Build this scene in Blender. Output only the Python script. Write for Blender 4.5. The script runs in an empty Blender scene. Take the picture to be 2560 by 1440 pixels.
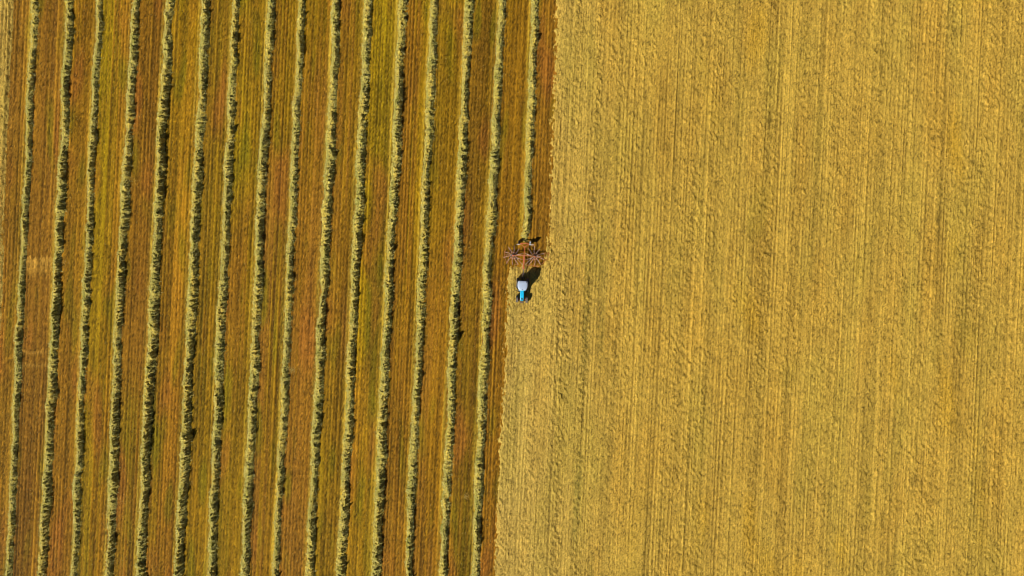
import bpy, bmesh, math, random
import numpy as np
from mathutils import Vector, Matrix

C = bpy.context.scene.collection
R = math.radians
random.seed(7)

# ------------------------------------------------------------------ camera, sky, sun, exposure
PXM = 14.0                                   # photograph pixels per metre on the ground
def gx(px): return (px - 1280.0) / PXM
def gy(py): return (720.0 - py) / PXM
SH = 0.0465                                  # the rows lean: X = u + SH * Y

scene = bpy.context.scene
CAMH = 130.0
cam = bpy.data.cameras.new('camera'); cam_o = bpy.data.objects.new('camera', cam); C.objects.link(cam_o)
cam.sensor_width = 36.0
cam.lens = 36.0 * CAMH / (2560.0 / PXM)
cam.clip_start = 0.5; cam.clip_end = 6000.0
cam_o.location = (0, 0, CAMH)
scene.camera = cam_o

SUN_EL, SUN_AZ = R(37.5), R(225.0)           # azimuth clockwise from +Y (the top of the picture)
world = bpy.data.worlds.new('World'); scene.world = world; world.use_nodes = True
wn = world.node_tree.nodes; wl = world.node_tree.links
bg = wn.get('Background') or wn.new('ShaderNodeBackground')
sky = wn.new('ShaderNodeTexSky'); sky.sky_type = 'NISHITA'; sky.sun_disc = False
sky.air_density = 0.45; sky.dust_density = 0.3
sky.sun_elevation = SUN_EL; sky.sun_rotation = SUN_AZ
wl.new(sky.outputs[0], bg.inputs[0]); bg.inputs[1].default_value = 0.05

sun = bpy.data.lights.new('sun', 'SUN'); sun_o = bpy.data.objects.new('sun', sun); C.objects.link(sun_o)
sun.energy = 5.0; sun.angle = R(0.5); sun.color = (1.0, 0.94, 0.84)
sdir = Vector((math.sin(SUN_AZ) * math.cos(SUN_EL), math.cos(SUN_AZ) * math.cos(SUN_EL), math.sin(SUN_EL)))
sun_o.rotation_euler = sdir.to_track_quat('Z', 'Y').to_euler()
sun_o.location = sdir * 300

scene.view_settings.view_transform = 'Standard'
scene.view_settings.look = 'None'
scene.view_settings.gamma = 1.0
scene.view_settings.use_curve_mapping = False
scene.view_settings.exposure = 0.0
scene.cycles.pixel_filter_type = 'BLACKMAN_HARRIS'; scene.cycles.filter_width = 0.85      # a crisp lens

GAIN = np.array([1.02, 0.99, 0.95])          # what a flat white sheet in this light comes out as
def lin(c):
    c = np.asarray(c, float) / 255.0
    return np.where(c <= 0.04045, c / 12.92, ((c + 0.055) / 1.055) ** 2.4)
def alb(c): return np.clip(lin(c) / GAIN, 0.002, 0.85)

# ------------------------------------------------------------------ helpers
def obj(name, verts, faces, mat=None, parent=None, smooth=False, loc=None, rot=None):
    me = bpy.data.meshes.new(name)
    me.from_pydata([tuple(v) for v in verts], [], faces); me.update()
    if mat: me.materials.append(mat)
    if smooth:
        me.polygons.foreach_set('use_smooth', [True] * len(me.polygons))
    o = bpy.data.objects.new(name, me); C.objects.link(o)
    if parent: o.parent = parent
    if loc is not None: o.location = loc
    if rot is not None: o.rotation_euler = rot
    return o

def from_np(name, co, faces, mat, parent=None, cols=None, smooth=True):
    """co (n,3), faces (m,4) or (m,3); optional point colours (n,3)"""
    me = bpy.data.meshes.new(name)
    k = faces.shape[1]
    me.vertices.add(len(co)); me.vertices.foreach_set('co', np.ascontiguousarray(co, np.float32).ravel())
    me.loops.add(faces.size); me.loops.foreach_set('vertex_index', np.ascontiguousarray(faces, np.int32).ravel())
    me.polygons.add(len(faces)); me.polygons.foreach_set('loop_start', np.arange(0, faces.size, k, dtype=np.int32))
    if smooth: me.polygons.foreach_set('use_smooth', np.ones(len(faces), bool))
    me.update(calc_edges=True)
    if cols is not None:
        at = me.color_attributes.new('Col', 'FLOAT_COLOR', 'POINT')
        c4 = np.ones((len(co), 4), np.float32); c4[:, :3] = cols
        at.data.foreach_set('color', c4.ravel())
    me.materials.append(mat)
    o = bpy.data.objects.new(name, me); C.objects.link(o)
    if parent: o.parent = parent
    return o

def tag(o, label=None, cat=None, group=None, kind=None):
    if label: o['label'] = label
    if cat: o['category'] = cat
    if group: o['group'] = group
    if kind: o['kind'] = kind
    return o

def empty(name, loc=(0, 0, 0), rz=0.0):
    o = bpy.data.objects.new(name, None); C.objects.link(o)
    o.location = loc; o.rotation_euler = (0, 0, rz); o.empty_display_size = 0.3
    return o

class MB:
    """collects shapes, builds one mesh"""
    def __init__(s): s.bm = bmesh.new()
    def _add(s, verts, faces, M=None):
        vs = [s.bm.verts.new(M @ Vector(v) if M else v) for v in verts]
        for f in faces:
            try: s.bm.faces.new([vs[i] for i in f])
            except ValueError: pass
        return s
    def box(s, c, d, rz=0.0, taper=1.0, M=None):
        x, y, z = [k / 2 for k in d]
        v = []
        for sz, t in ((-1, 1.0), (1, taper)):
            for sx, sy in ((-1, -1), (1, -1), (1, 1), (-1, 1)):
                v.append((sx * x * t, sy * y * t, sz * z))
        T = Matrix.Translation(c) @ Matrix.Rotation(rz, 4, 'Z')
        if M: T = M @ T
        return s._add(v, [(3, 2, 1, 0), (4, 5, 6, 7), (0, 1, 5, 4), (1, 2, 6, 5), (2, 3, 7, 6), (3, 0, 4, 7)], T)
    def bar(s, a, b, w, h=None):
        """square bar from a to b"""
        a, b = Vector(a), Vector(b); h = h or w
        d = (b - a).normalized(); up = Vector((0, 0, 1))
        if abs(d.z) > 0.95: up = Vector((0, 1, 0))
        sx = d.cross(up).normalized() * w / 2; sy = sx.cross(d).normalized() * h / 2
        v = [p + i * sx + j * sy for p in (a, b) for i, j in ((-1, -1), (1, -1), (1, 1), (-1, 1))]
        return s._add(v, [(0, 1, 2, 3), (7, 6, 5, 4), (4, 5, 1, 0), (5, 6, 2, 1), (6, 7, 3, 2), (7, 4, 0, 3)])
    def tube(s, pts, r, n=8):
        pts = [Vector(p) for p in pts]; rings = []
        for i, p in enumerate(pts):
            d = (pts[min(i + 1, len(pts) - 1)] - pts[max(i - 1, 0)]).normalized()
            up = Vector((0, 0, 1)) if abs(d.z) < 0.95 else Vector((0, 1, 0))
            a = d.cross(up).normalized(); b = a.cross(d).normalized()
            rr = r[i] if isinstance(r, (list, tuple)) else r
            rings.append([p + (a * math.cos(2 * math.pi * k / n) + b * math.sin(2 * math.pi * k / n)) * rr for k in range(n)])
        v = [q for rg in rings for q in rg]; f = []
        for i in range(len(pts) - 1):
            for k in range(n):
                f.append((i * n + k, i * n + (k + 1) % n, (i + 1) * n + (k + 1) % n, (i + 1) * n + k))
        f.append(tuple(range(n - 1, -1, -1))); f.append(tuple((len(pts) - 1) * n + k for k in range(n)))
        return s._add(v, f)
    def lathe(s, prof, c=(0, 0, 0), axis='X', n=28):
        """prof: list of (along axis, radius)"""
        v = []
        for a, r in prof:
            for k in range(n):
                t = 2 * math.pi * k / n
                p = (a, r * math.cos(t), r * math.sin(t)) if axis == 'X' else (r * math.cos(t), r * math.sin(t), a)
                v.append((p[0] + c[0], p[1] + c[1], p[2] + c[2]))
        f = []
        for i in range(len(prof) - 1):
            for k in range(n):
                f.append((i * n + k, i * n + (k + 1) % n, (i + 1) * n + (k + 1) % n, (i + 1) * n + k))
        f.append(tuple(range(n - 1, -1, -1))); f.append(tuple((len(prof) - 1) * n + k for k in range(n)))
        return s._add(v, f)
    def loft(s, rings):
        n = len(rings[0]); v = [p for r in rings for p in r]; f = []
        for i in range(len(rings) - 1):
            for k in range(n):
                f.append((i * n + k, i * n + (k + 1) % n, (i + 1) * n + (k + 1) % n, (i + 1) * n + k))
        f.append(tuple(range(n - 1, -1, -1))); f.append(tuple((len(rings) - 1) * n + k for k in range(n)))
        return s._add(v, f)
    def build(s, name, mat, parent=None, bevel=0.0, smooth=False, loc=None):
        if bevel:
            bmesh.ops.bevel(s.bm, geom=list(s.bm.edges), offset=bevel, segments=2, affect='EDGES', clamp_overlap=True)
        bmesh.ops.recalc_face_normals(s.bm, faces=list(s.bm.faces))
        me = bpy.data.meshes.new(name); s.bm.to_mesh(me); s.bm.free()
        me.materials.append(mat)
        if smooth:
            for p in me.polygons: p.use_smooth = True
        o = bpy.data.objects.new(name, me); C.objects.link(o)
        if parent: o.parent = parent
        if loc is not None: o.location = loc
        return o

def copy_tree(o, parent=None):
    c = o.copy(); C.objects.link(c); c.parent = parent
    for ch in list(o.children): copy_tree(ch, c)
    return c

rng = np.random.default_rng(11)
def noise2(shape, d, sig, ang=0.0, seed=None):
    """smoothed white noise on a grid (nv, nu); d = (dv, du) metres, sig = (sv, su) metres, unit variance"""
    g = np.random.default_rng(seed) if seed is not None else rng
    w = g.standard_normal(shape)
    fv = np.fft.fftfreq(shape[0], d[0])[:, None]; fu = np.fft.rfftfreq(shape[1], d[1])[None, :]
    if ang:
        ca, sa = math.cos(ang), math.sin(ang)
        fu, fv = fu * ca + fv * sa, -fu * sa + fv * ca
    k = np.exp(-2 * math.pi ** 2 * ((sig[0] * fv) ** 2 + (sig[1] * fu) ** 2))
    out = np.fft.irfft2(np.fft.rfft2(w) * k, s=shape)
    return (out - out.mean()) / (out.std() + 1e-9)
def noise1(n, d, sig):
    return noise2((n, 4), (d, 1.0), (sig, 0.0))[:, 0] if False else _n1(n, d, sig)
def _n1(n, d, sig):
    w = rng.standard_normal(n); f = np.fft.rfftfreq(n, d)
    o = np.fft.irfft(np.fft.rfft(w) * np.exp(-2 * math.pi ** 2 * (sig * f) ** 2), n=n)
    return (o - o.mean()) / (o.std() + 1e-9)
def sstep(a, b, x):
    t = np.clip((x - a) / (b - a), 0, 1); return t * t * (3 - 2 * t)

def blades(base, ang, length, width, rise, droop, curl, g):
    """arched ribbons: base (n,3); 3 cross sections, the last a point -> 5 verts, one quad + one triangle (as two tris + tri)"""
    n = len(base)
    dx, dy = np.cos(ang), np.sin(ang)
    co = np.zeros((n, 5, 3))
    for i, t in enumerate((0.0, 0.5, 1.0)):
        a2 = ang + curl * t
        ddx = (dx + np.cos(a2)) / 2; ddy = (dy + np.sin(a2)) / 2
        cx = base[:, 0] + ddx * length * t; cy = base[:, 1] + ddy * length * t
        cz = base[:, 2] + rise * (4 * t * (1 - t)) - droop * t
        if i < 2:
            hw = width / 2 * (0.8 if i == 0 else 1.0)
            co[:, 2 * i] = np.stack([cx - np.sin(a2) * hw, cy + np.cos(a2) * hw, cz], 1)
            co[:, 2 * i + 1] = np.stack([cx + np.sin(a2) * hw, cy - np.cos(a2) * hw, cz + width * g.uniform(-.4, .4, n)], 1)
        else:
            co[:, 4] = np.stack([cx, cy, cz], 1)
    b = np.arange(n)[:, None] * 5
    tri = np.concatenate([b + np.array([0, 1, 3]), b + np.array([0, 3, 2]), b + np.array([2, 3, 4])], 1).reshape(-1, 3)
    return co.reshape(-1, 3), tri

def grid_faces(nv, nu):
    i = np.arange(nv - 1)[:, None] * nu + np.arange(nu - 1)[None, :]
    return np.stack([i, i + 1, i + nu + 1, i + nu], -1).reshape(-1, 4)

# ------------------------------------------------------------------ materials
def mat_new(name):
    m = bpy.data.materials.new(name); m.use_nodes = True
    return m, m.node_tree.nodes, m.node_tree.links, m.node_tree.nodes['Principled BSDF']

def plant_mat(name, scale=9.0, lo=0.72, hi=1.25, bump=0.6, dist=0.03, stretch=(1, 1, 1), transl=0.0):
    """colour attribute times fine procedural grain, with bump"""
    m, n, l, p = mat_new(name)
    a = n.new('ShaderNodeVertexColor'); a.layer_name = 'Col'
    tc = n.new('ShaderNodeTexCoord'); mp = n.new('ShaderNodeMapping'); mp.inputs['Scale'].default_value = stretch
    l.new(tc.outputs['Object'], mp.inputs[0])
    t = n.new('ShaderNodeTexNoise'); t.inputs['Scale'].default_value = scale; t.inputs['Detail'].default_value = 3
    t.inputs['Roughness'].default_value = 0.65
    l.new(mp.outputs[0], t.inputs['Vector'])
    mr = n.new('ShaderNodeMapRange'); mr.inputs[1].default_value = 0.3; mr.inputs[2].default_value = 0.7
    mr.inputs[3].default_value = lo; mr.inputs[4].default_value = hi
    l.new(t.outputs[0], mr.inputs[0])
    mx = n.new('ShaderNodeMix'); mx.data_type = 'RGBA'; mx.blend_type = 'MULTIPLY'; mx.inputs[0].default_value = 1.0
    l.new(a.outputs[0], mx.inputs[6]); l.new(mr.outputs[0], mx.inputs[7])
    l.new(mx.outputs[2], p.inputs['Base Color'])
    p.inputs['Roughness'].default_value = 0.85
    p.inputs['Specular IOR Level'].default_value = 0.15
    if bump:
        b = n.new('ShaderNodeBump'); b.inputs['Strength'].default_value = bump; b.inputs['Distance'].default_value = dist
        l.new(t.outputs[0], b.inputs['Height']); l.new(b.outputs[0], p.inputs['Normal'])
    return m

def paint(name, col, rough=0.4, metal=0.0, spec=0.5, dirt=0.25, dirtcol=(0.20, 0.14, 0.06), scale=3.0, coat=0.0):
    m, n, l, p = mat_new(name)
    tc = n.new('ShaderNodeTexCoord')
    t = n.new('ShaderNodeTexNoise'); t.inputs['Scale'].default_value = scale; t.inputs['Detail'].default_value = 6
    l.new(tc.outputs['Object'], t.inputs['Vector'])
    r = n.new('ShaderNodeMapRange'); r.inputs[1].default_value = 0.45; r.inputs[2].default_value = 0.75
    r.inputs[3].default_value = 0.0; r.inputs[4].default_value = dirt
    l.new(t.outputs[0], r.inputs[0])
    mx = n.new('ShaderNodeMix'); mx.data_type = 'RGBA'
    mx.inputs[6].default_value = (*col, 1); mx.inputs[7].default_value = (*dirtcol, 1)
    l.new(r.outputs[0], mx.inputs[0]); l.new(mx.outputs[2], p.inputs['Base Color'])
    rr = n.new('ShaderNodeMapRange'); rr.inputs[3].default_value = rough * 0.8; rr.inputs[4].default_value = min(1, rough * 1.4)
    l.new(t.outputs[0], rr.inputs[0]); l.new(rr.outputs[0], p.inputs['Roughness'])
    p.inputs['Metallic'].default_value = metal
    p.inputs['Specular IOR Level'].default_value = spec
    p.inputs['Coat Weight'].default_value = coat
    return m

M_STUB = plant_mat('stubble', scale=9.0, lo=0.58, hi=1.42, bump=0.9, dist=0.05, stretch=(1.6, 1.0, 1))
M_HAY = plant_mat('spread_hay', scale=4.5, lo=0.72, hi=1.26, bump=0.9, dist=0.06, stretch=(1.3, 1.0, 1))
M_ROW = plant_mat('windrow_hay', scale=6.0, lo=0.6, hi=1.3, bump=1.0, dist=0.06)
M_BLADE = plant_mat('loose_stalk', scale=3.0, lo=0.85, hi=1.15, bump=0.0)

M_BLUE = paint('blue_bonnet_paint', (0.005, 0.54, 0.92), 0.35, dirt=0.12, coat=0.3)
M_ROOF = paint('pale_blue_roof', (0.50, 0.60, 0.77), 0.3, dirt=0.3, dirtcol=(0.42, 0.40, 0.45), coat=0.3)
M_VISOR = paint('light_blue_visor', (0.16, 0.48, 0.70), 0.3, dirt=0.1, coat=0.3)
M_BLACK = paint('black_plastic', (0.015, 0.016, 0.017), 0.5, dirt=0.15)
M_CHASSIS = paint('dark_chassis', (0.03, 0.032, 0.035), 0.6, dirt=0.5)
M_TYRE = paint('dusty_tyre', (0.13, 0.115, 0.095), 0.9, dirt=0.9, dirtcol=(0.36, 0.29, 0.20), spec=0.2, scale=6)
M_RIM = paint('pale_rim', (0.45, 0.45, 0.43), 0.5, dirt=0.6)
M_WEIGHT = paint('cast_weight', (0.20, 0.15, 0.11), 0.7, dirt=0.6)
M_STEEL = paint('worn_steel', (0.56, 0.40, 0.32), 0.45, metal=0.3, dirt=0.8, dirtcol=(0.34, 0.13, 0.06))
M_ARM = paint('bare_tine_arm', (0.64, 0.46, 0.36), 0.45, dirt=0.9, dirtcol=(0.42, 0.15, 0.06))
M_ORANGE = paint('orange_red_paint', (0.58, 0.13, 0.035), 0.45, dirt=0.7, dirtcol=(0.48, 0.26, 0.14))
M_RUST = paint('faded_orange_paint', (0.50, 0.18, 0.06), 0.6, dirt=0.5, dirtcol=(0.32, 0.20, 0.09))
M_WHITE = paint('white_paint', (0.75, 0.75, 0.73), 0.5, dirt=0.3)
M_AMBER = paint('amber_lens', (0.85, 0.75, 0.45), 0.2, dirt=0.05)
M_RED = paint('red_paint', (0.45, 0.04, 0.03), 0.5, dirt=0.3)
mg, ng, lg, pg = mat_new('cab_glass')
pg.inputs['Base Color'].default_value = (0.55, 0.65, 0.68, 1); pg.inputs['Roughness'].default_value = 0.03
pg.inputs['Transmission Weight'].default_value = 0.9; pg.inputs['IOR'].default_value = 1.45
M_GLASS = mg

# far ground: the same dry meadow going on to the horizon
m, n, l, p = mat_new('far_meadow')
tc = n.new('ShaderNodeTexCoord'); mp = n.new('ShaderNodeMapping'); mp.inputs['Scale'].default_value = (0.35, 0.03, 1)
mp.inputs['Rotation'].default_value = (0, 0, math.atan(SH))
t = n.new('ShaderNodeTexNoise'); t.inputs['Scale'].default_value = 1.0; t.inputs['Detail'].default_value = 8
cr = n.new('ShaderNodeValToRGB')
cr.color_ramp.elements[0].position = 0.3; cr.color_ramp.elements[0].color = (*alb((150, 118, 38)), 1)
cr.color_ramp.elements[1].position = 0.7; cr.color_ramp.elements[1].color = (*alb((196, 160, 66)), 1)
l.new(tc.outputs['Object'], mp.inputs[0]); l.new(mp.outputs[0], t.inputs['Vector'])
l.new(t.outputs[0], cr.inputs[0]); l.new(cr.outputs[0], p.inputs['Base Color']); p.inputs['Roughness'].default_value = 0.95
M_FAR = m

# ------------------------------------------------------------------ setting
G = 2500.0
tag(obj('ground', [(-G, -G, -0.12), (G, -G, -0.12), (G, G, -0.12), (-G, G, -0.12)], [(0, 1, 2, 3)], M_FAR), kind='structure')

YMAX = 59.0
PY = np.array([40, 360, 720, 1080, 1400.0])
CEN = np.array([
 [87, 72, 56, 40, 27], [175, 161, 144, 125, 111], [249, 234, 218, 202, 189], [341, 321, 305, 287, 275],
 [425, 405, 389, 369, 355], [515, 500, 483, 466, 451], [591, 575, 559, 544, 531], [679, 661, 645, 630, 615],
 [755, 741, 723, 707, 693], [842, 827, 810, 792, 778], [920, 906, 889, 870, 857], [1007, 991, 973, 957, 942],
 [1087, 1071, 1055, 1038, 1023], [1174, 1157, 1141, 1124, 1110], [1255, 1237, 1221, 1203, 1190],
 [1338, 1325, 1309, 1293, 1279]], float)
WID = [19, 25, 21, 25, 28, 28, 25, 25, 22, 26, 26, 27, 24, 25, 25, 23]      # pixels, shadow included
def centre(i, Y):
    k = np.polyfit(gy(PY), gx(CEN[i]), 2); return np.polyval(k, Y)

def hay_edge_left(Y):    # right border of the hay strip at the left edge of the picture
    py = 720 - PXM * np.asarray(Y)
    return gx(np.interp(py, [-200, 0, 360, 720, 1080, 1700], [48, 40, 23, 12, -6, -34]))
def hay_edge_far(Y):     # border of the spread hay beyond the newest windrow
    py = 720 - PXM * np.asarray(Y)
    return gx(1388 - 0.0375 * py)
def hay_edge_near(Y):    # border below the tractor, one pass further left
    py = 720 - PXM * np.asarray(Y)
    return gx(1268 - 0.0455 * (py - 650))

# ---- stubble sheet ------------------------------------------------------------
du, dv = 0.14, 0.28
U = np.arange(gx(-60), gx(1440), du); V = np.arange(-YMAX, YMAX, dv)
nu, nv = len(U), len(V)
Yg = np.repeat(V[:, None], nu, 1); Xg = U[None, :] + SH * Yg
bnd = np.stack([centre(i, V) for i in range(16)], 1)          # (nv,16)
T = {  # strip: (left, right) at the top, middle and bottom of the photograph
0: [((160,110,35),(158,108,30)), ((165,112,30),(150,105,25)), ((165,110,25),(150,105,25))],
1: [((150,95,25),(152,96,32)), ((140,88,25),(152,92,30)), ((130,85,22),(142,92,25))],
2: [((162,116,15),(160,110,20)), ((155,105,25),(150,105,22)), ((150,98,22),(150,98,22))],
3: [((158,130,8),(162,110,25)), ((162,124,10),(160,112,15)), ((140,108,12),(155,105,15))],
4: [((150,100,20),(142,92,20)), ((145,95,22),(140,88,25)), ((130,104,10),(140,95,18))],
5: [((150,112,12),(168,122,12)), ((150,105,20),(174,108,25)), ((145,108,12),(158,105,22))],
6: [((140,98,20),(140,110,10)), ((118,100,10),(155,110,15)), ((150,110,12),(150,108,12))],
7: [((158,124,8),(150,110,12)), ((155,103,24),(150,112,12)), ((132,102,10),(148,108,12))],
8: [((150,106,15),(150,112,10)), ((154,92,30),(130,98,15)), ((142,86,24),(150,105,15))],
9: [((145,108,12),(150,104,16)), ((150,100,20),(160,84,32)), ((152,88,30),(158,94,26))],
10: [((154,92,28),(145,106,12)), ((147,90,25),(145,100,18)), ((145,110,8),(140,102,12))],
11: [((170,134,6),(152,120,8)), ((176,134,6),(116,100,10)), ((155,102,18),(126,106,8))],
12: [((158,104,22),(168,128,8)), ((150,100,20),(160,114,12)), ((140,92,22),(158,95,26))],
13: [((158,122,8),(156,116,10)), ((150,98,20),(156,108,15)), ((146,88,28),(152,100,18))],
14: [((138,97,18),(142,100,15)), ((135,89,22),(140,100,15)), ((135,98,15),(122,101,10))],
15: [((156,110,15),(150,104,16)), ((152,100,18),(152,100,18)), ((158,98,22),(168,112,20))],
16: [((152,95,22),(142,88,22)), ((150,95,22),(142,88,22)), ((158,98,22),(168,112,20))]}
T = {i: [tuple((a * .92, min(max(b, a * .67), a * .79) * .945, max(c * .9, 12)) for a, b, c in pr) for pr in T[i]] for i in T}
TA = np.array([[[alb(T[i][r][s]) for s in range(2)] for r in range(3)] for i in range(17)])   # 17,3,2,3
strip = (Xg[:, :, None] > bnd[:, None, :]).sum(-1)             # 0..16
lo = np.concatenate([bnd[:, :1] - 6, bnd], 1); hi = np.concatenate([bnd, bnd[:, -1:] + 5], 1)
rowi = np.arange(nv)[:, None]
tt = (Xg - lo[rowi, strip]) / (hi[rowi, strip] - lo[rowi, strip])
tt = np.clip(tt + 0.10 * noise2((nv, nu), (dv, du), (6, 0.6), seed=3) + 0.22 * noise2((nv, nu), (dv, du), (18, 0.13), seed=33), 0, 1)
ws = sstep(0.2, 0.8, tt)[..., None]
vy = np.clip((YMAX - 8 - Yg) / (2 * (YMAX - 8)), 0, 1)          # 0 at the top
vy = np.clip(vy + 0.09 * noise2((nv, nu), (dv, du), (5, 2.0), seed=4), 0, 1)
w0 = np.clip(1 - 2 * vy, 0, 1)[..., None]; w2 = np.clip(2 * vy - 1, 0, 1)[..., None]; w1 = 1 - w0 - w2
col = sum(w * (TA[strip, r, 0] * (1 - ws) + TA[strip, r, 1] * ws) for r, w in enumerate((w0, w1, w2)))
# drill rows: soil shows between the cut stems
wob = 0.05 * noise2((nv, nu), (dv, du), (8, 1.5), seed=5)
ph = (U[None, :] + wob) / 0.58
amp = 0.55 + 0.45 * np.clip(0.5 + 0.6 * noise2((nv, nu), (dv, du), (9, 1.2), seed=6), 0, 1)
rows = (0.5 + 0.5 * np.cos(2 * math.pi * ph)) ** 2 * amp
streak = noise2((nv, nu), (dv, du), (14, 0.10), seed=7)
streak2 = noise2((nv, nu), (dv, du), (5, 0.16), seed=8)
blot = noise2((nv, nu), (dv, du), (2.2, 0.9), seed=9)
green = noise2((nv, nu), (dv, du), (2.8, 0.55), seed=10)
red = noise2((nv, nu), (dv, du), (3.5, 0.9), seed=12)
speck = noise2((nv, nu), (dv, du), (0.10, 0.05), seed=13)
val = 1.10 - 0.50 * rows + 0.16 * streak + 0.07 * streak2 + 0.04 * blot + 0.22 * speck - 0.12 * (speck < -1.5)
val *= np.where(speck > 2.0, 1.2, 1.0)
val = np.clip(val, 0.35, 1.9)[..., None]
hs = noise2((nv, nu), (dv, du), (16, 0.09), seed=41)
hk = np.clip(hs, 0, 2)[..., None] * 0.22; col = col * (1 - hk) + hk * alb((168, 122, 24))
hk = np.clip(-hs - .2, 0, 2)[..., None] * 0.16; col = col * (1 - hk) + hk * alb((118, 84, 14))
col = col * val * 1.07
gk = np.clip(green - 0.7, 0, 1.6)[..., None] * 0.36; col = col * (1 - gk) + gk * alb((112, 104, 12)) * val
rk = np.clip(red - 0.6, 0, 1.6)[..., None] * 0.34; col = col * (1 - rk) + rk * alb((156, 94, 32)) * val
# the pale crossing patch and the two curved wheel marks between the first two windrows
PXg = Xg * PXM + 1280; PYg = 720 - Yg * PXM
inb = (strip == 1)
k = inb * sstep(640, 646, PYg + 2 * speck) * (1 - sstep(648, 705, PYg)) * (0.68 + 0.15 * streak2)
for yc in (882, 914):
    k = np.maximum(k, inb * np.exp(-((PYg - yc + 0.006 * (PXg - 85) ** 2 * 0.5 + 1.5 * speck) / 4.0) ** 2) * 0.5)
k = k[..., None]; col = col * (1 - k) + k * alb((194, 146, 56)) * val
# yellow chaff fringe on the sunny side of every windrow
fr = np.zeros((nv, nu))
for i in range(16):
    d = Xg - bnd[:, i:i + 1] + WID[i] / PXM / 2
    f = np.exp(-(np.clip(-d, 0, 9) / 0.35) ** 2) * (d < 0.3) * (d > -2)
    if i == 15: f = f * (Yg > 8.0)
    fr = np.maximum(fr, f)
fr = (np.clip(fr * (0.62 + 0.3 * streak2), 0, 0.8))[..., None]
col = col * (1 - fr) + fr * alb((182, 150, 48)) * val
zz = 0.045 * (1 - rows) + 0.018 * speck + 0.012 * noise2((nv, nu), (dv, du), (0.5, 0.1), seed=14) + 0.015 * streak
stub = from_np('stubble_field', np.stack([Xg, Yg, zz], -1).reshape(-1, 3), grid_faces(nv, nu), M_STUB, cols=col.reshape(-1, 3))
tag(stub, kind='structure')
del PXg, PYg

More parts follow.
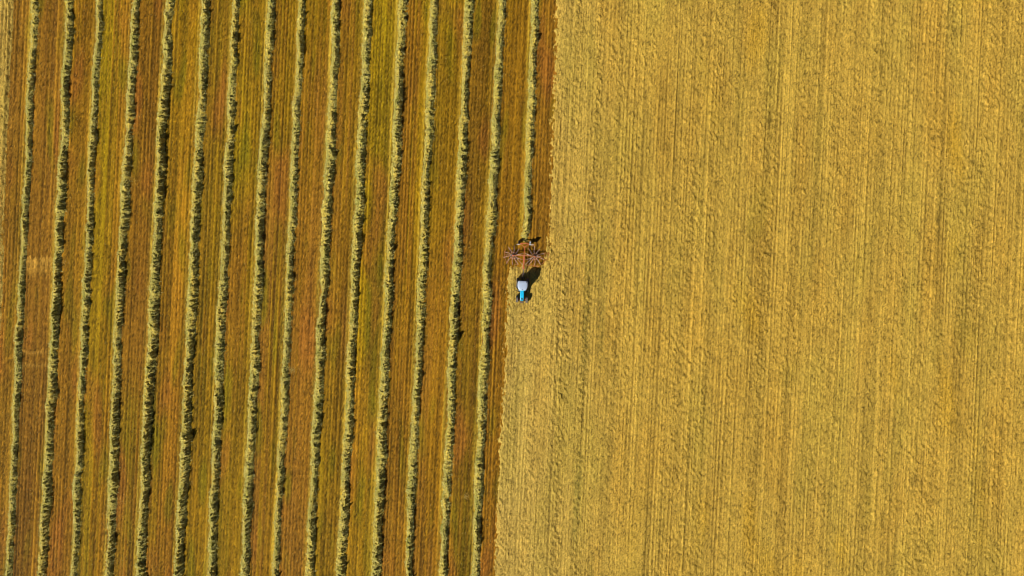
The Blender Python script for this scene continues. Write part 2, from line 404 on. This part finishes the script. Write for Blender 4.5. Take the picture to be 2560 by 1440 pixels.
# ---- spread hay ------------------------------------------------------------
def hay_sheet(name, px0, px1, du, mask, seed, label, palefn, nbl):
    dvh = du * 1.9
    U = np.arange(gx(px0), gx(px1), du); V = np.arange(-YMAX, YMAX, dvh)
    nu, nv = len(U), len(V); sh = (nv, nu); d = (dvh, du)
    Y = np.repeat(V[:, None], nu, 1); X = U[None, :] + SH * Y
    N = lambda sv, su, k, a=0.0: noise2(sh, d, (sv, su), a, seed + k)
    fine = N(0.06, 0.06, 1); lump = N(0.22, 0.13, 2, 0.5); big = N(0.9, 0.45, 3, 0.3)
    st1 = N(20, 0.055, 4); st0 = N(4, 0.05, 21)
    ph = (U[None, :] + 0.05 * N(9, 1.5, 22)) / 0.62
    drill = (0.5 + 0.5 * np.cos(2 * math.pi * ph)) ** 2.5 * np.clip(0.55 + 0.5 * N(7, 1.6, 23), 0, 1.2) - 0.2; st2 = N(6, 0.25, 5); st3 = N(30, 0.9, 6); patch = N(4.0, 1.6, 7); warm = N(5.0, 1.1, 8)
    diag = N(0.07, 0.24, 9, -0.75)
    # rough bands left by the mower, smoother tracks between
    rough = 0.75 + 0.22 * N(20, 0.55, 10)
    upx = U * PXM + 1280
    for px, w, a in ((1345, 10, .3), (1412, 14, .45), (1470, 9, .7), (1502, 8, .4), (1600, 12, .2), (1735, 13, .5), (1916, 12, .8),
                     (2068, 14, .3), (2180, 10, .3), (2318, 14, .45), (2442, 12, .8), (-6, 14, .4)):
        rough = rough + a * np.exp(-((upx - px) / w) ** 2)[None, :] * np.clip(0.8 + 0.5 * N(6, 3, 11 + px % 17), 0.1, 1.8)
    rough = np.clip(rough, 0.35, 2.1)
    olive = (np.exp(-((upx - 1468) / 11.0) ** 2) + .8 * np.exp(-((upx - 1508) / 7.0) ** 2))[None, :] * np.clip(.6 + .6 * N(5, 2, 24), 0, 1) * sstep(18, -12, Y)
    z = 0.21 + rough * (0.034 * fine + 0.016 * lump + 0.040 * diag + 0.010 * big) + 0.020 * st1 + 0.014 * st0 + 0.010 * st2 - 0.050 * drill
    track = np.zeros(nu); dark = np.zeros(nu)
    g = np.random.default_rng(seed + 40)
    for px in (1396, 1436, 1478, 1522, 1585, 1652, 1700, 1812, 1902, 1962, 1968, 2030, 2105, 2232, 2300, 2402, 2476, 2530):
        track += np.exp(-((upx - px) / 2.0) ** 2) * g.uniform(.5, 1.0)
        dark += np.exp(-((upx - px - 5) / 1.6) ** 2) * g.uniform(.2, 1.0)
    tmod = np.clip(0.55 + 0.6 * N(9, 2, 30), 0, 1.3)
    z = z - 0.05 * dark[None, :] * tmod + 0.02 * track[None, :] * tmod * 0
    z = np.maximum(z, 0.085 + 0.01 * fine)
    m = mask(X, Y, 0.16 * lump + 0.12 * fine + 0.1 * st2)
    z = z - (z + 0.06) * (1 - sstep(0.0, 1.1, m))
    pale = palefn(X, Y)[..., None]
    base = alb((187, 151, 60)) * (1 - pale) + alb((187, 157, 76)) * pale
    w1 = np.clip(warm * 0.5, 0, 1)[..., None] * 0.30; base = base * (1 - w1) + w1 * alb((188, 142, 48))
    w2 = np.clip(-warm * 0.5, 0, 1)[..., None] * 0.40; base = base * (1 - w2) + w2 * alb((174, 149, 58))
    gd = (np.clip(patch - 1.3, 0, 1.5) * sstep(gx(1520), gx(1900), X))[..., None] * 0.26; base = base * (1 - gd) + gd * alb((196, 148, 14))
    gd = np.clip(-patch - 1.6, 0, 1.2)[..., None] * 0.16; base = base * (1 - gd) + gd * alb((150, 136, 40))
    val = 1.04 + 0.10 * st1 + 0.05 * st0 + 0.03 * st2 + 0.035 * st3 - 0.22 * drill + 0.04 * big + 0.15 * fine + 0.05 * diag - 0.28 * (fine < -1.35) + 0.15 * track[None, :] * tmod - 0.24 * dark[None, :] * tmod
    val = val - 0.30 * (diag < -1.1) * np.clip(rough - .9, 0, 1)  # shade flecks painted dark into the hollows of the rough bands
    ok_ = (olive * (0.35 + 0.35 * (diag < 0)))[..., None]; base = base * (1 - ok_) + ok_ * alb((118, 112, 44))
    colr = base * np.clip(val, .4, 1.8)[..., None]
    F = grid_faces(nv, nu)
    keep = (m.ravel()[F].max(1) > -0.1)
    F = F[keep]
    used, inv = np.unique(F.ravel(), return_inverse=True)
    co = np.stack([X, Y, z], -1).reshape(-1, 3)[used]
    o = from_np(name, co, inv.reshape(-1, 4), M_HAY, cols=colr.reshape(-1, 3)[used], smooth=False)
    tag(o, label, 'hay', kind='stuff')
    # arched wisps lying on it
    mm = m.ravel()[used]; ok = np.nonzero(mm > 0.3)[0]
    rf = np.broadcast_to(rough, sh).ravel()[used][ok]
    pk = g.choice(ok, nbl, p=rf ** 1.5 / (rf ** 1.5).sum())
    b = co[pk].copy(); b[:, :2] += g.uniform(-du, du, (nbl, 2)); b[:, 2] -= 0.02
    ang = g.normal(0, 0.8, nbl) + R(130) + (g.random(nbl) < .5) * math.pi
    bc, tri = blades(b, ang, g.uniform(.22, .6, nbl), g.uniform(.04, .09, nbl), g.uniform(.03, .11, nbl), g.uniform(0, .05, nbl), g.normal(0, .6, nbl), g)
    cc = np.repeat(colr.reshape(-1, 3)[used][pk] * g.uniform(.8, 1.25, (nbl, 1)), 5, 0)
    from_np('loose_stalks', bc, tri, M_BLADE, parent=o, cols=cc, smooth=False)['kind'] = 'stuff'
    return o

RK = (gx(1310), gy(639))                 # rake centre
ROT = [(gx(1282.8), gy(640.3)), (gx(1336.3), gy(641.0))]
def mask_right(X, Y, nz):
    far = X - hay_edge_far(Y); near = X - hay_edge_near(Y)
    front = gy(650) - Y                    # metres ahead of the rotors
    m = np.maximum(far, np.minimum(near, front))
    for cx, cy in ROT:
        m = np.minimum(m, np.maximum(np.hypot(X - cx, Y - cy) - 1.55, far))
    return m + nz
def mask_left(X, Y, nz): return hay_edge_left(Y) - X + nz * 0.4
hay_sheet('spread_hay', 1180, 2640, 0.128, mask_right, 100, 'broad golden layer of cut hay still to be raked, right of the tractor',
          lambda X, Y: np.clip(1 - (X - gx(1240)) / 24.0, 0, 1) * 0.8, 95000)
hay_sheet('spread_hay', -100, 110, 0.14, mask_left, 300, 'narrow strip of pale unraked hay along the left border of the field',
          lambda X, Y: 0.5 + 0 * X, 5000)

# ---- windrows ------------------------------------------------------------
ORD = ['first', 'second', 'third', 'fourth', 'fifth', 'sixth', 'seventh', 'eighth', 'ninth', 'tenth', 'eleventh', 'twelfth',
       'thirteenth', 'fourteenth', 'fifteenth', 'sixteenth']
def make_windrow(i):
    g = np.random.default_rng(500 + i)
    dv = 0.15; nu = 17
    y0 = -YMAX if i < 15 else gy(604)
    V = np.arange(y0, YMAX, dv); nv = len(V)
    t = np.linspace(-1, 1, nu)
    total = WID[i] / PXM
    total *= 0.87; hw0 = total * 0.475; H0 = total * 0.40
    n1 = lambda s: _n1(nv, dv, s)
    hw = hw0 * (1 + 0.09 * n1(2.5) + 0.06 * n1(0.8) + 0.04 * n1(.3))
    H = H0 * (1 + 0.14 * n1(2.2) + 0.08 * n1(0.7) + 0.08 * n1(0.3))
    c = centre(i, V) - total * 0.04 + 0.09 * n1(2.2) + 0.05 * n1(0.6)
    for _ in range(7):
        b_ = np.exp(-((V - g.uniform(-50, 50)) / g.uniform(.4, 1.2)) ** 2) * g.choice([-.28, .22]); H = H * (1 + b_); hw = hw * (1 + b_ * .6)
    if i == 15:
        e = sstep(0, 1.6, V - y0); hw *= 0.55 + 0.45 * e; H *= 0.25 + 0.75 * e
    sh = (nv, nu); d = (dv, hw0 * 2 / (nu - 1))
    comb = noise2(sh, d, (0.07, 0.18), 0.35, 900 + i); lump = noise2(sh, d, (0.22, 0.20), 0, 940 + i); fine = noise2(sh, d, (0.07, 0.06), 0, 980 + i)
    tk = (t + 1) / 2; kc = .55
    prof = np.where(tk < kc, np.sin(tk / kc * math.pi / 2) ** 0.9, np.clip(1 - ((tk - kc) / (1 - kc)) ** 1.35, 0, 1))
    rgh = np.where(tk < kc, .72 + .6 * tk, 1.15)[None, :]
    X = c[:, None] + hw[:, None] * t[None, :] * (1 + 0.06 * lump + 0.06 * fine) + 0.04 * comb
    Y = np.repeat(V[:, None], nu, 1) + 0.05 * fine
    Z = H[:, None] * prof[None, :] * (1 + rgh * (0.22 * comb + 0.11 * lump + 0.10 * fine))
    Z[:, 0] = Z[:, -1] = -0.04
    base = alb((184, 166, 80)); grn = alb((138, 132, 54)); yel = alb((196, 166, 66))
    a = np.clip(0.35 + 0.3 * noise2(sh, d, (0.5, 0.15), 0, 1020 + i), 0, 1)[..., None]
    b = np.clip(0.25 + 0.3 * noise2(sh, d, (1.5, 0.3), 0, 1060 + i), 0, .7)[..., None]
    colr = (base * (1 - a) + grn * a) * (1 - b) + yel * b
    colr = colr * np.clip(1.12 + 0.16 * fine + 0.1 * comb, .4, 1.8)[..., None] * np.where(noise2(sh, d, (.09, .05), 0, 1100 + i) < -1.1, .62, 1.0)[..., None]
    o = from_np('hay_windrow', np.stack([X, Y, Z], -1).reshape(-1, 3), grid_faces(nv, nu), M_ROW, cols=colr.reshape(-1, 3))
    # stalks sticking out of the heap
    nb = int(len(V) * 9.5)
    r = g.integers(0, nv, nb); s = np.clip((g.beta(1.6, 1.5, nb) * nu).astype(int), 1, nu - 2)
    base_p = np.stack([X[r, s], Y[r, s], Z[r, s] - 0.03], 1); base_p[:, 1] += g.uniform(-.08, .08, nb)
    side = np.sign(t[s] - .15 + g.normal(0, .45, nb))
    ang = np.where(side > 0, 0.0, math.pi) + g.normal(0.45, 0.75, nb)
    L = g.uniform(.25, .62, nb)
    bc, tri = blades(base_p, ang, L, g.uniform(.03, .06, nb), g.uniform(.04, .13, nb), L * np.abs(t[s]) * g.uniform(.2, .9, nb), g.normal(0, .9, nb), g)
    bc[:, 2] = np.maximum(bc[:, 2], 0.015)
    cb = np.array([alb((206, 192, 116)), alb((186, 174, 90)), alb((146, 144, 66)), alb((202, 174, 84))])[g.choice(4, nb, p=[.36, .34, .15, .15])]
    from_np('loose_stalks', bc, tri, M_BLADE, parent=o, cols=np.repeat(cb * g.uniform(.85, 1.15, (nb, 1)), 5, 0), smooth=False)['kind'] = 'stuff'
    lab = {0: 'thin dark hay windrow nearest the left border, first from the left',
           14: 'long hay windrow just left of the tractor, fifteenth from the left',
           15: 'short hay windrow ending behind the orange rake'}.get(i, 'long pale hay windrow, %s from the left' % ORD[i])
    tag(o, lab, 'windrow', 'raked hay windrows')
for i in range(16): make_windrow(i)

# ---- loose straw between the windrows ----------------------------------------
g = np.random.default_rng(77)
nb = 14000
yy = g.uniform(-YMAX, YMAX, nb); uu = g.uniform(gx(0), gx(1350), nb)
clump = [(1165, 1240, 90, .3), (305, 1248, 80, .7), (308, 1405, 50, .5), (730, 925, 120, .35), (345, 290, 40, .5), (333, 455, 40, .4), (158, 658, 50, .5)]
bp = [np.stack([uu + SH * yy, yy, np.full(nb, .03)], 1)]
for px, py, k, r in clump:
    bp.append(np.stack([gx(px) + g.normal(0, r, k), gy(py) + g.normal(0, r, k), g.uniform(.02, .12, k)], 1))
bp = np.concatenate(bp); nb = len(bp)
bp[:, 2] += 0.01
bc, tri = blades(bp, g.uniform(0, 2 * math.pi, nb), g.uniform(.12, .32, nb), g.uniform(.02, .045, nb), g.uniform(.0, .05, nb), 0 * bp[:, 0], g.normal(0, .5, nb), g)
cb = np.array([alb((196, 160, 80)), alb((176, 132, 52)), alb((190, 170, 92))])[g.integers(0, 3, nb)]
tag(from_np('loose_straw', bc, tri, M_BLADE, cols=np.repeat(cb, 5, 0), smooth=False), 'scattered straw lying on the brown stubble between the windrows', 'straw', kind='stuff')

# ------------------------------------------------------------------ tractor
ROWA = -math.atan(SH)
tr = empty('tractor', (gx(1306), gy(714), 0.07), ROWA)
tag(tr, 'blue tractor with pale cab roof pulling the orange rake', 'tractor')

def rrect(w, h, r, z, y0=0.0, n=5, wf=None):
    """rounded rectangle ring; wf = width at the front (low y) end"""
    wf = wf or w; pts = []
    for cx, cy, a0, ww in ((1, 1, 0, w), (-1, 1, 90, w), (-1, -1, 180, wf), (1, -1, 270, wf)):
        for k in range(n):
            a = R(a0 + 90 * k / (n - 1))
            pts.append((cx * (ww / 2 - r) + r * math.cos(a), y0 + cy * (h / 2 - r) + r * math.sin(a), z))
    return pts
# cab roof: domed, narrower at the front
mb = MB()
def roof_ring(k, z):      # widest behind the middle, corners cut towards the front
    half = [(-.60, .84), (-.80, .76), (-.89, .55), (-.90, .0), (-.84, -.40), (-.70, -.68), (-.56, -.82), (-.28, -.86)]
    return [(x * k, y * k, z) for x, y in half] + [(-x * k, y * k, z) for x, y in reversed(half)]
mb.loft([roof_ring(.90, 2.48), roof_ring(.985, 2.53), roof_ring(1.0, 2.61), roof_ring(.95, 2.69), roof_ring(.80, 2.745), roof_ring(.5, 2.775)])
roof = mb.build('cab_roof', M_ROOF, tr, smooth=True)
mb = MB(); mb.loft([rrect(1.10, .10, .04, 2.54, -0.86), rrect(1.10, .12, .05, 2.60, -0.87), rrect(1.06, .30, .05, 2.71, -0.70)])
mb.build('roof_visor', M_VISOR, roof, smooth=True)
for x in (-.62, .62):
    MB().box((x, .02, 2.742), (.035, 1.1, .03)).build('roof_rib', M_ROOF, roof, bevel=.008)
MB().box((.66, .62, 2.73), (.20, .13, .05), R(35)).build('roof_vent', M_BLACK, roof, bevel=.01)
mb = MB(); mb.lathe([(2.70, .08), (2.76, .085), (2.86, .07), (2.90, .03)], (-.06, -.80, 0), 'Z', 14)
mb.build('beacon', M_AMBER, roof, smooth=True)
for x in (-.58, -.42, .42, .58):
    MB().box((x, -.90, 2.5), (.14, .06, .09)).build('work_lamp', M_WHITE, roof, bevel=.012)
# cab: posts, glass, floor
cab = MB()
cab.box((0, .05, 1.0), (1.35, 1.35, .35))
for x, y, X2, Y2 in ((-.62, -.70, -.60, -.66), (.62, -.70, .60, -.66), (-.74, .72, -.74, .68), (.74, .72, .74, .68), (-.76, .1, -.76, .1), (.76, .1, .76, .1)):
    cab.bar((x, y, 1.1), (X2, Y2, 2.52), .07)
cab.build('cab_frame', M_BLACK, tr)
for nm, a, b in (('windscreen', (-.58, -.71), (.58, -.71)), ('rear_window', (-.70, .72), (.70, .72))):
    MB().box(((a[0] + b[0]) / 2, a[1], 1.85), (b[0] - a[0], .012, 1.2)).build(nm, M_GLASS, tr)
for x in (-.76, .76):
    MB().box((x, .41, 1.85), (.012, .55, 1.2)).build('side_window', M_GLASS, tr)
    d = MB().box((x * .93, -.29, 1.75), (.012, .68, 1.35)).build('cab_door', M_GLASS, tr)
    MB().box((x * .96, -.02, 1.5), (.05, .12, .04)).build('handle', M_BLACK, d)
seat = MB(); seat.box((0, .25, 1.3), (.5, .5, .14)); seat.box((0, .5, 1.65), (.5, .12, .6)); seat.build('seat', M_BLACK, tr, bevel=.03)
# bonnet
hood = MB()
prof = [(-.92, .66, 1.62), (-1.3, .70, 1.62), (-1.75, .74, 1.59), (-2.2, .70, 1.53), (-2.5, .64, 1.46), (-2.64, .56, 1.36)]
rings = []
for y, w, zt in prof:
    h = w / 2
    rings.append([(-h, y, .85), (-h, y, zt - .14), (-h + .05, y, zt - .04), (-h + .15, y, zt), (h - .15, y, zt), (h - .05, y, zt - .04), (h, y, zt - .14), (h, y, .85)])
hood.loft(rings); hood = hood.build('bonnet', M_BLUE, tr)
MB().box((0, -2.36, 1.515), (.34, .22, .025)).build('air_vent', M_BLACK, hood, bevel=.006)
MB().box((0, -2.655, 1.1), (.46, .03, .42)).build('grille', M_BLACK, hood)
for x in (-.2, .2):
    MB().box((x, -2.66, 1.22), (.13, .04, .12)).build('headlight', M_WHITE, hood, bevel=.012)
for k in range(4):
    for x in (-.372, .372):
        MB().box((x, -1.45 - .17 * k, 1.12), (.012, .10, .3)).build('side_louvre', M_BLACK, hood)
ch = MB(); ch.box((0, -1.2, .72), (.46, 3.1, .42)); ch.box((0, .5, .85), (.6, .9, .5)); ch.box((-.52, -.75, .62), (.34, .8, .35)); ch.build('chassis', M_CHASSIS, tr, bevel=.03)
MB().box((.54, -.75, .66), (.36, .85, .42)).build('fuel_tank', M_BLACK, tr, bevel=.05)
ex = MB(); ex.tube([(.46, -1.05, 1.1), (.46, -1.05, 2.3), (.46, -1.02, 2.48), (.50, -.98, 2.56)], [.07, .06, .045, .045], 10); ex.build('exhaust_pipe', M_BLACK, tr, smooth=True)
# wheels
def wheel(name, Rr, W, x, y, nl, parent, rimc):
    root = empty(name); root.parent = parent; root.location = (x, y, Rr - .02)
    mb = MB()
    mb.lathe([(-W * .40, Rr * .56), (-W * .5, Rr * .68), (-W * .5, Rr * .88), (-W * .40, Rr * .955), (0, Rr * .965), (W * .40, Rr * .955), (W * .5, Rr * .88), (W * .5, Rr * .68), (W * .40, Rr * .56)], n=36)
    for k in range(nl):
        for s in (-1, 1):
            a = 2 * math.pi * (k + (.5 if s > 0 else 0)) / nl
            M = Matrix.Rotation(a, 4, 'X') @ Matrix.Translation((s * W * .24, 0, Rr * .965)) @ Matrix.Rotation(s * R(42), 4, 'Z')
            mb.box((0, 0, 0), (W * .58, Rr * .075, Rr * .075), M=M)
    mb.build('tyre', M_TYRE, root)
    rb = MB(); rb.lathe([(-W * .32, Rr * .57), (-W * .30, Rr * .50), (-W * .05, Rr * .42), (-W * .05, Rr * .2), (W * .25, Rr * .16), (W * .25, Rr * .05)], n=28)
    rb.lathe([(W * .32, Rr * .57), (W * .30, Rr * .50), (W * .0, Rr * .44), (0, Rr * .1)], n=28)
    rb.build('rim', rimc, root, smooth=False)
    return root
for s in (-1, 1):
    wheel('rear_wheel', .84, .48, s * .86, .42, 18, tr, M_RIM)
    wheel('front_wheel', .58, .40, s * .86, -2.42, 16, tr, M_RIM)
    f = MB(); rg = []
    for k in range(9):
        a = R(15 + 150 * k / 8); r0, r1 = .90, .93
        y = .42 + math.cos(a) * r1; z = .82 + math.sin(a) * r1
        rg.append([(s * .60, y, z - .03), (s * .60, y, z), (s * 1.06, y, z), (s * 1.06, y, z - .03)])
    f.loft(rg); fo = f.build('fender', M_CHASSIS, tr)
    MB().box((s * .90, 1.30, 1.16), (.18, .06, .10)).build('tail_lamp', M_RED, fo, bevel=.01)
    m_ = MB(); m_.tube([(s * .62, -.72, 2.2), (s * .85, -.86, 2.25), (s * .98, -.90, 2.2)], .018, 6); mo = m_.build('mirror_arm', M_BLACK, tr)
    MB().box((s * 1.0, -.91, 2.05), (.20, .06, .34)).build('mirror', M_RIM if s > 0 else M_BLACK, mo, bevel=.015)
    st = MB(); st.box((s * .78, -.55, .45), (.25, .32, .03)); st.box((s * .78, -.55, .75), (.25, .32, .03)); st.bar((s * .9, -.7, .43), (s * .9, -.7, 1.0), .03); st.bar((s * .9, -.4, .43), (s * .9, -.4, 1.0), .03)
    st.build('step', M_CHASSIS, tr)
ax = MB(); ax.bar((-.72, -2.42, .56), (.72, -2.42, .56), .16); ax.bar((.28, -2.36, .72), (.66, -2.40, .62), .07); ax.build('front_axle', M_RED, tr)
MB().bar((-.7, .42, .82), (.7, .42, .82), .24).build('rear_axle', M_CHASSIS, tr)
for k in range(6):
    MB().box((-.25 + k * .1, -2.95, .72), (.085, .42, .46)).build('front_weight', M_WEIGHT, tr, bevel=.025)
h = MB(); h.bar((-.12, .95, .7), (-.36, 1.42, .62), .07); h.bar((.12, .95, .7), (.36, 1.42, .62), .07); h.bar((-.36, 1.42, .62), (.36, 1.42, .62), .05)
h.bar((0, .95, .5), (0, 1.45, .48), .12); h.bar((0, .9, 1.15), (0, 1.35, 1.0), .06); h.build('rear_linkage', M_CHASSIS, tr)

# ------------------------------------------------------------------ rake
rk = empty('hay_rake', (RK[0], RK[1], 0.03), ROWA)
tag(rk, 'orange twin-rotor hay rake hitched behind the blue tractor', 'hay rake')
b = MB(); b.bar((0, 1.45, .95), (0, .1, 1.08), .13, .16); b.bar((0, .1, 1.08), (0, -2.15, 1.02), .27, .22); b.build('main_beam', M_ORANGE, rk, bevel=.015)
b = MB(); b.bar((0, -2.1, 1.0), (-.02, -3.3, .75), .09, .10); b.bar((-.02, -3.3, .75), (-.02, -3.95, .58), .07); b.build('drawbar', M_STEEL, rk)
b = MB(); b.box((0, -2.2, 1.02), (.38, .45, .30)); b.box((.02, -1.85, 1.18), (.18, .3, .14)); b.build('gearbox', M_ORANGE, rk, bevel=.04)
b = MB(); b.tube([(.06, -2.3, 1.05), (.04, -3.0, .88), (.02, -3.8, .72)], .045, 8); b.build('drive_shaft', M_BLACK, rk, smooth=True)
for x in (-.12, .12):
    b = MB(); b.tube([(x, -1.9, 1.2), (x * 2.2, -2.7, 1.12), (x * 1.6, -3.4, 1.05), (x, -4.1, 1.0)], .02, 6); b.build('hose', M_STEEL if x < 0 else M_BLACK, rk)
for s, cx in ((-1, -1.94), (1, 1.88)):
    b = MB(); b.bar((s * .1, -.02, 1.05), (cx, -.08, 1.0), .15, .15); b.build('cross_arm', M_RUST, rk, bevel=.012)
    b = MB(); b.bar((cx, -.06, 1.06), (s * 2.98, -.05, 1.02), .085, .07); b.build('arm_extension', M_STEEL, rk)
    b = MB(); b.bar((s * .15, -1.75, 1.0), (s * 1.66, -.15, .98), .075); b.build('stay_bar', M_STEEL, rk)
    b = MB(); b.tube([(s * .2, .35, 1.15), (s * .9, .12, 1.2), (s * 1.35, .02, 1.14)], [.035, .055, .03], 8); b.build('lift_cylinder', M_STEEL, rk, smooth=True)
    # rotor
    ro = empty('rotor'); ro.parent = rk; ro.location = (cx, -.1, 0)
    hb = MB(); hb.lathe([(.42, .22), (.5, .30), (.62, .30), (.72, .20), (.95, .16), (1.02, .10)], axis='Z', n=20); hb.build('hub', M_ORANGE, ro, smooth=False)
    na = 10; a0 = R(9 if s < 0 else 27)
    for k in range(na):
        a = a0 + 2 * math.pi * k / na
        up = math.sin(a) > .25 and False
        ca, sa = math.cos(a), math.sin(a); r1 = 1.76 - .14 * (k % 3 == 1)
        sw = R(-6 * s)                                   # arms trail a little
        ex_, ey = r1 * math.cos(a + sw), r1 * math.sin(a + sw)
        mb = MB(); mb.tube([(ca * .25, sa * .25, .60), (ca * .95, sa * .95, .62), (ex_, ey, .55)], [.055, .048, .04], 6)
        for q in range(4):
            f = 1 - q * .085
            px_, py_ = ex_ * f, ey * f
            mb.tube([(px_, py_, .55), (px_ + .03, py_ - .03, .3), (px_ + .10 * ca, py_ + .10 * sa, .02)], .02, 4)
        mb.build('tine_arm', M_ARM, ro)
    MB().lathe([(.645, .36), (.69, .33), (.71, .2)], axis='Z', n=24).build('rotor_shade_plate', M_CHASSIS, ro)  # dark hub disc, added to thicken the shadow under the rotor
    ring = MB(); pts = [(math.cos(2 * math.pi * k / 20) * .62, math.sin(2 * math.pi * k / 20) * .62, .63) for k in range(21)]
    ring.tube(pts, .025, 5); ring.build('rotor_ring', M_RUST, ro)
    # running gear under the rotor
    fr_ = MB(); fr_.bar((-.55, -.5, .36), (.55, -.5, .36), .07); fr_.bar((-.55, .5, .36), (.55, .5, .36), .07); fr_.bar((0, -.55, .36), (0, .55, .36), .09); fr_.build('undercarriage', M_RUST, ro)
    for x, y in ((-.6, -.5), (.6, -.5), (-.6, .5), (.6, .5)):
        w = empty('support_wheel'); w.parent = ro; w.location = (x, y, .21)
        mb = MB(); mb.lathe([(-.07, .12), (-.09, .17), (-.06, .21), (.06, .21), (.09, .17), (.07, .12)], n=20); mb.build('tyre', M_BLACK, w)
    # guard bow
    b = MB()
    if s < 0:
        b.tube([(-3.33, .92, .72), (-3.5, .5, .72), (-3.53, .1, .72), (-3.45, -.5, .72), (-3.2, -1.0, .72), (-2.72, -1.6, .72)], .04, 6)
        b.tube([(-3.5, .1, .72), (-2.98, -.05, 1.0)], .03, 6); b.tube([(-3.45, -.5, .72), (-2.98, -.05, 1.0)], .018, 6)
        b.build('guard_bow', M_RUST, rk)
        b = MB(); b.bar((-1.6, -1.68, .7), (-1.0, -1.68, .7), .05); b.bar((-1.3, -1.68, .7), (-1.6, -.9, .95), .03); b.build('guard_rail', M_RUST, rk)
    else:
        b.tube([(4.42, .92, .72), (4.4, .4, .72), (4.2, -.2, .72), (3.7, -.9, .72), (3.18, -1.4, .72)], .045, 6)
        b.tube([(3.62, .65, .74), (3.56, -.4, .74)], .03, 6); b.tube([(3.62, .62, .74), (4.41, .6, .72)], .045, 6); b.tube([(1.9, -.25, .98), (3.56, -.3, .76)], .03, 6)
        b.build('guard_bow', M_RUST, rk)
        b = MB(); b.bar((.52, -1.76, .72), (1.7, -1.76, .72), .05); b.bar((1.7, -1.76, .72), (2.72, -1.82, .72), .14, .05); b.bar((1.2, -1.76, .72), (1.5, -.8, .95), .03); b.build('guard_rail', M_RUST, rk)
    # rear chassis arm, wheel, lamp board
    b = MB(); b.bar((0, 1.42, .95), (s * .76, 2.08, .82), .11); b.bar((s * .76, 2.08, .82), (s * .86, 2.2, .4), .1); b.build('rear_frame', M_ORANGE, rk, bevel=.01)
    w = empty('transport_wheel'); w.parent = rk; w.location = (s * 1.0, 2.26, .36)
    mb = MB(); mb.lathe([(-.10, .20), (-.13, .27), (-.09, .36), (.09, .36), (.13, .27), (.10, .20)], n=24); mb.build('tyre', M_BLACK, w)
    mb = MB(); mb.lathe([(s * .10, .2), (s * .06, .19), (s * .03, .05)], n=20); mb.build('rim', M_WHITE, w)
    mb = MB(); rg = []
    for k in range(7):
        a = R(30 + 120 * k / 6); rg.append([(-.13, math.cos(a) * .41, math.sin(a) * .41), (-.13, math.cos(a) * .43, math.sin(a) * .43), (.13, math.cos(a) * .43, math.sin(a) * .43), (.13, math.cos(a) * .41, math.sin(a) * .41)])
    mb.loft(rg); mb.build('mudguard', M_CHASSIS if s < 0 else M_WHITE, w)
    b = MB(); b.bar((s * .75, 1.88, .9), (s * 1.42, 1.88, .95), .05); b.build('lamp_bracket', M_WHITE, rk)
    b = MB(); b.box((s * 1.2, 1.93, 1.1 if s > 0 else 1.2), (.85 if s > 0 else .4, .03, .95 if s > 0 else .42)); b.build('warning_board', M_WHITE, rk)  # right board enlarged to throw the broad rear shadow
b = MB(); b.box((1.55, 1.75, .95), (.03, .75, .8), R(-40)); b.bar((.95, 1.9, .9), (1.35, 1.95, .9), .05); b.build('swath_guard', M_RUST, rk)
b = MB(); b.bar((-.80, 2.1, .84), (.78, 2.1, .84), .12); b.bar((0, 1.42, .98), (.32, 1.62, .98), .12); b.build('rear_cross_bar', M_ORANGE, rk, bevel=.012)
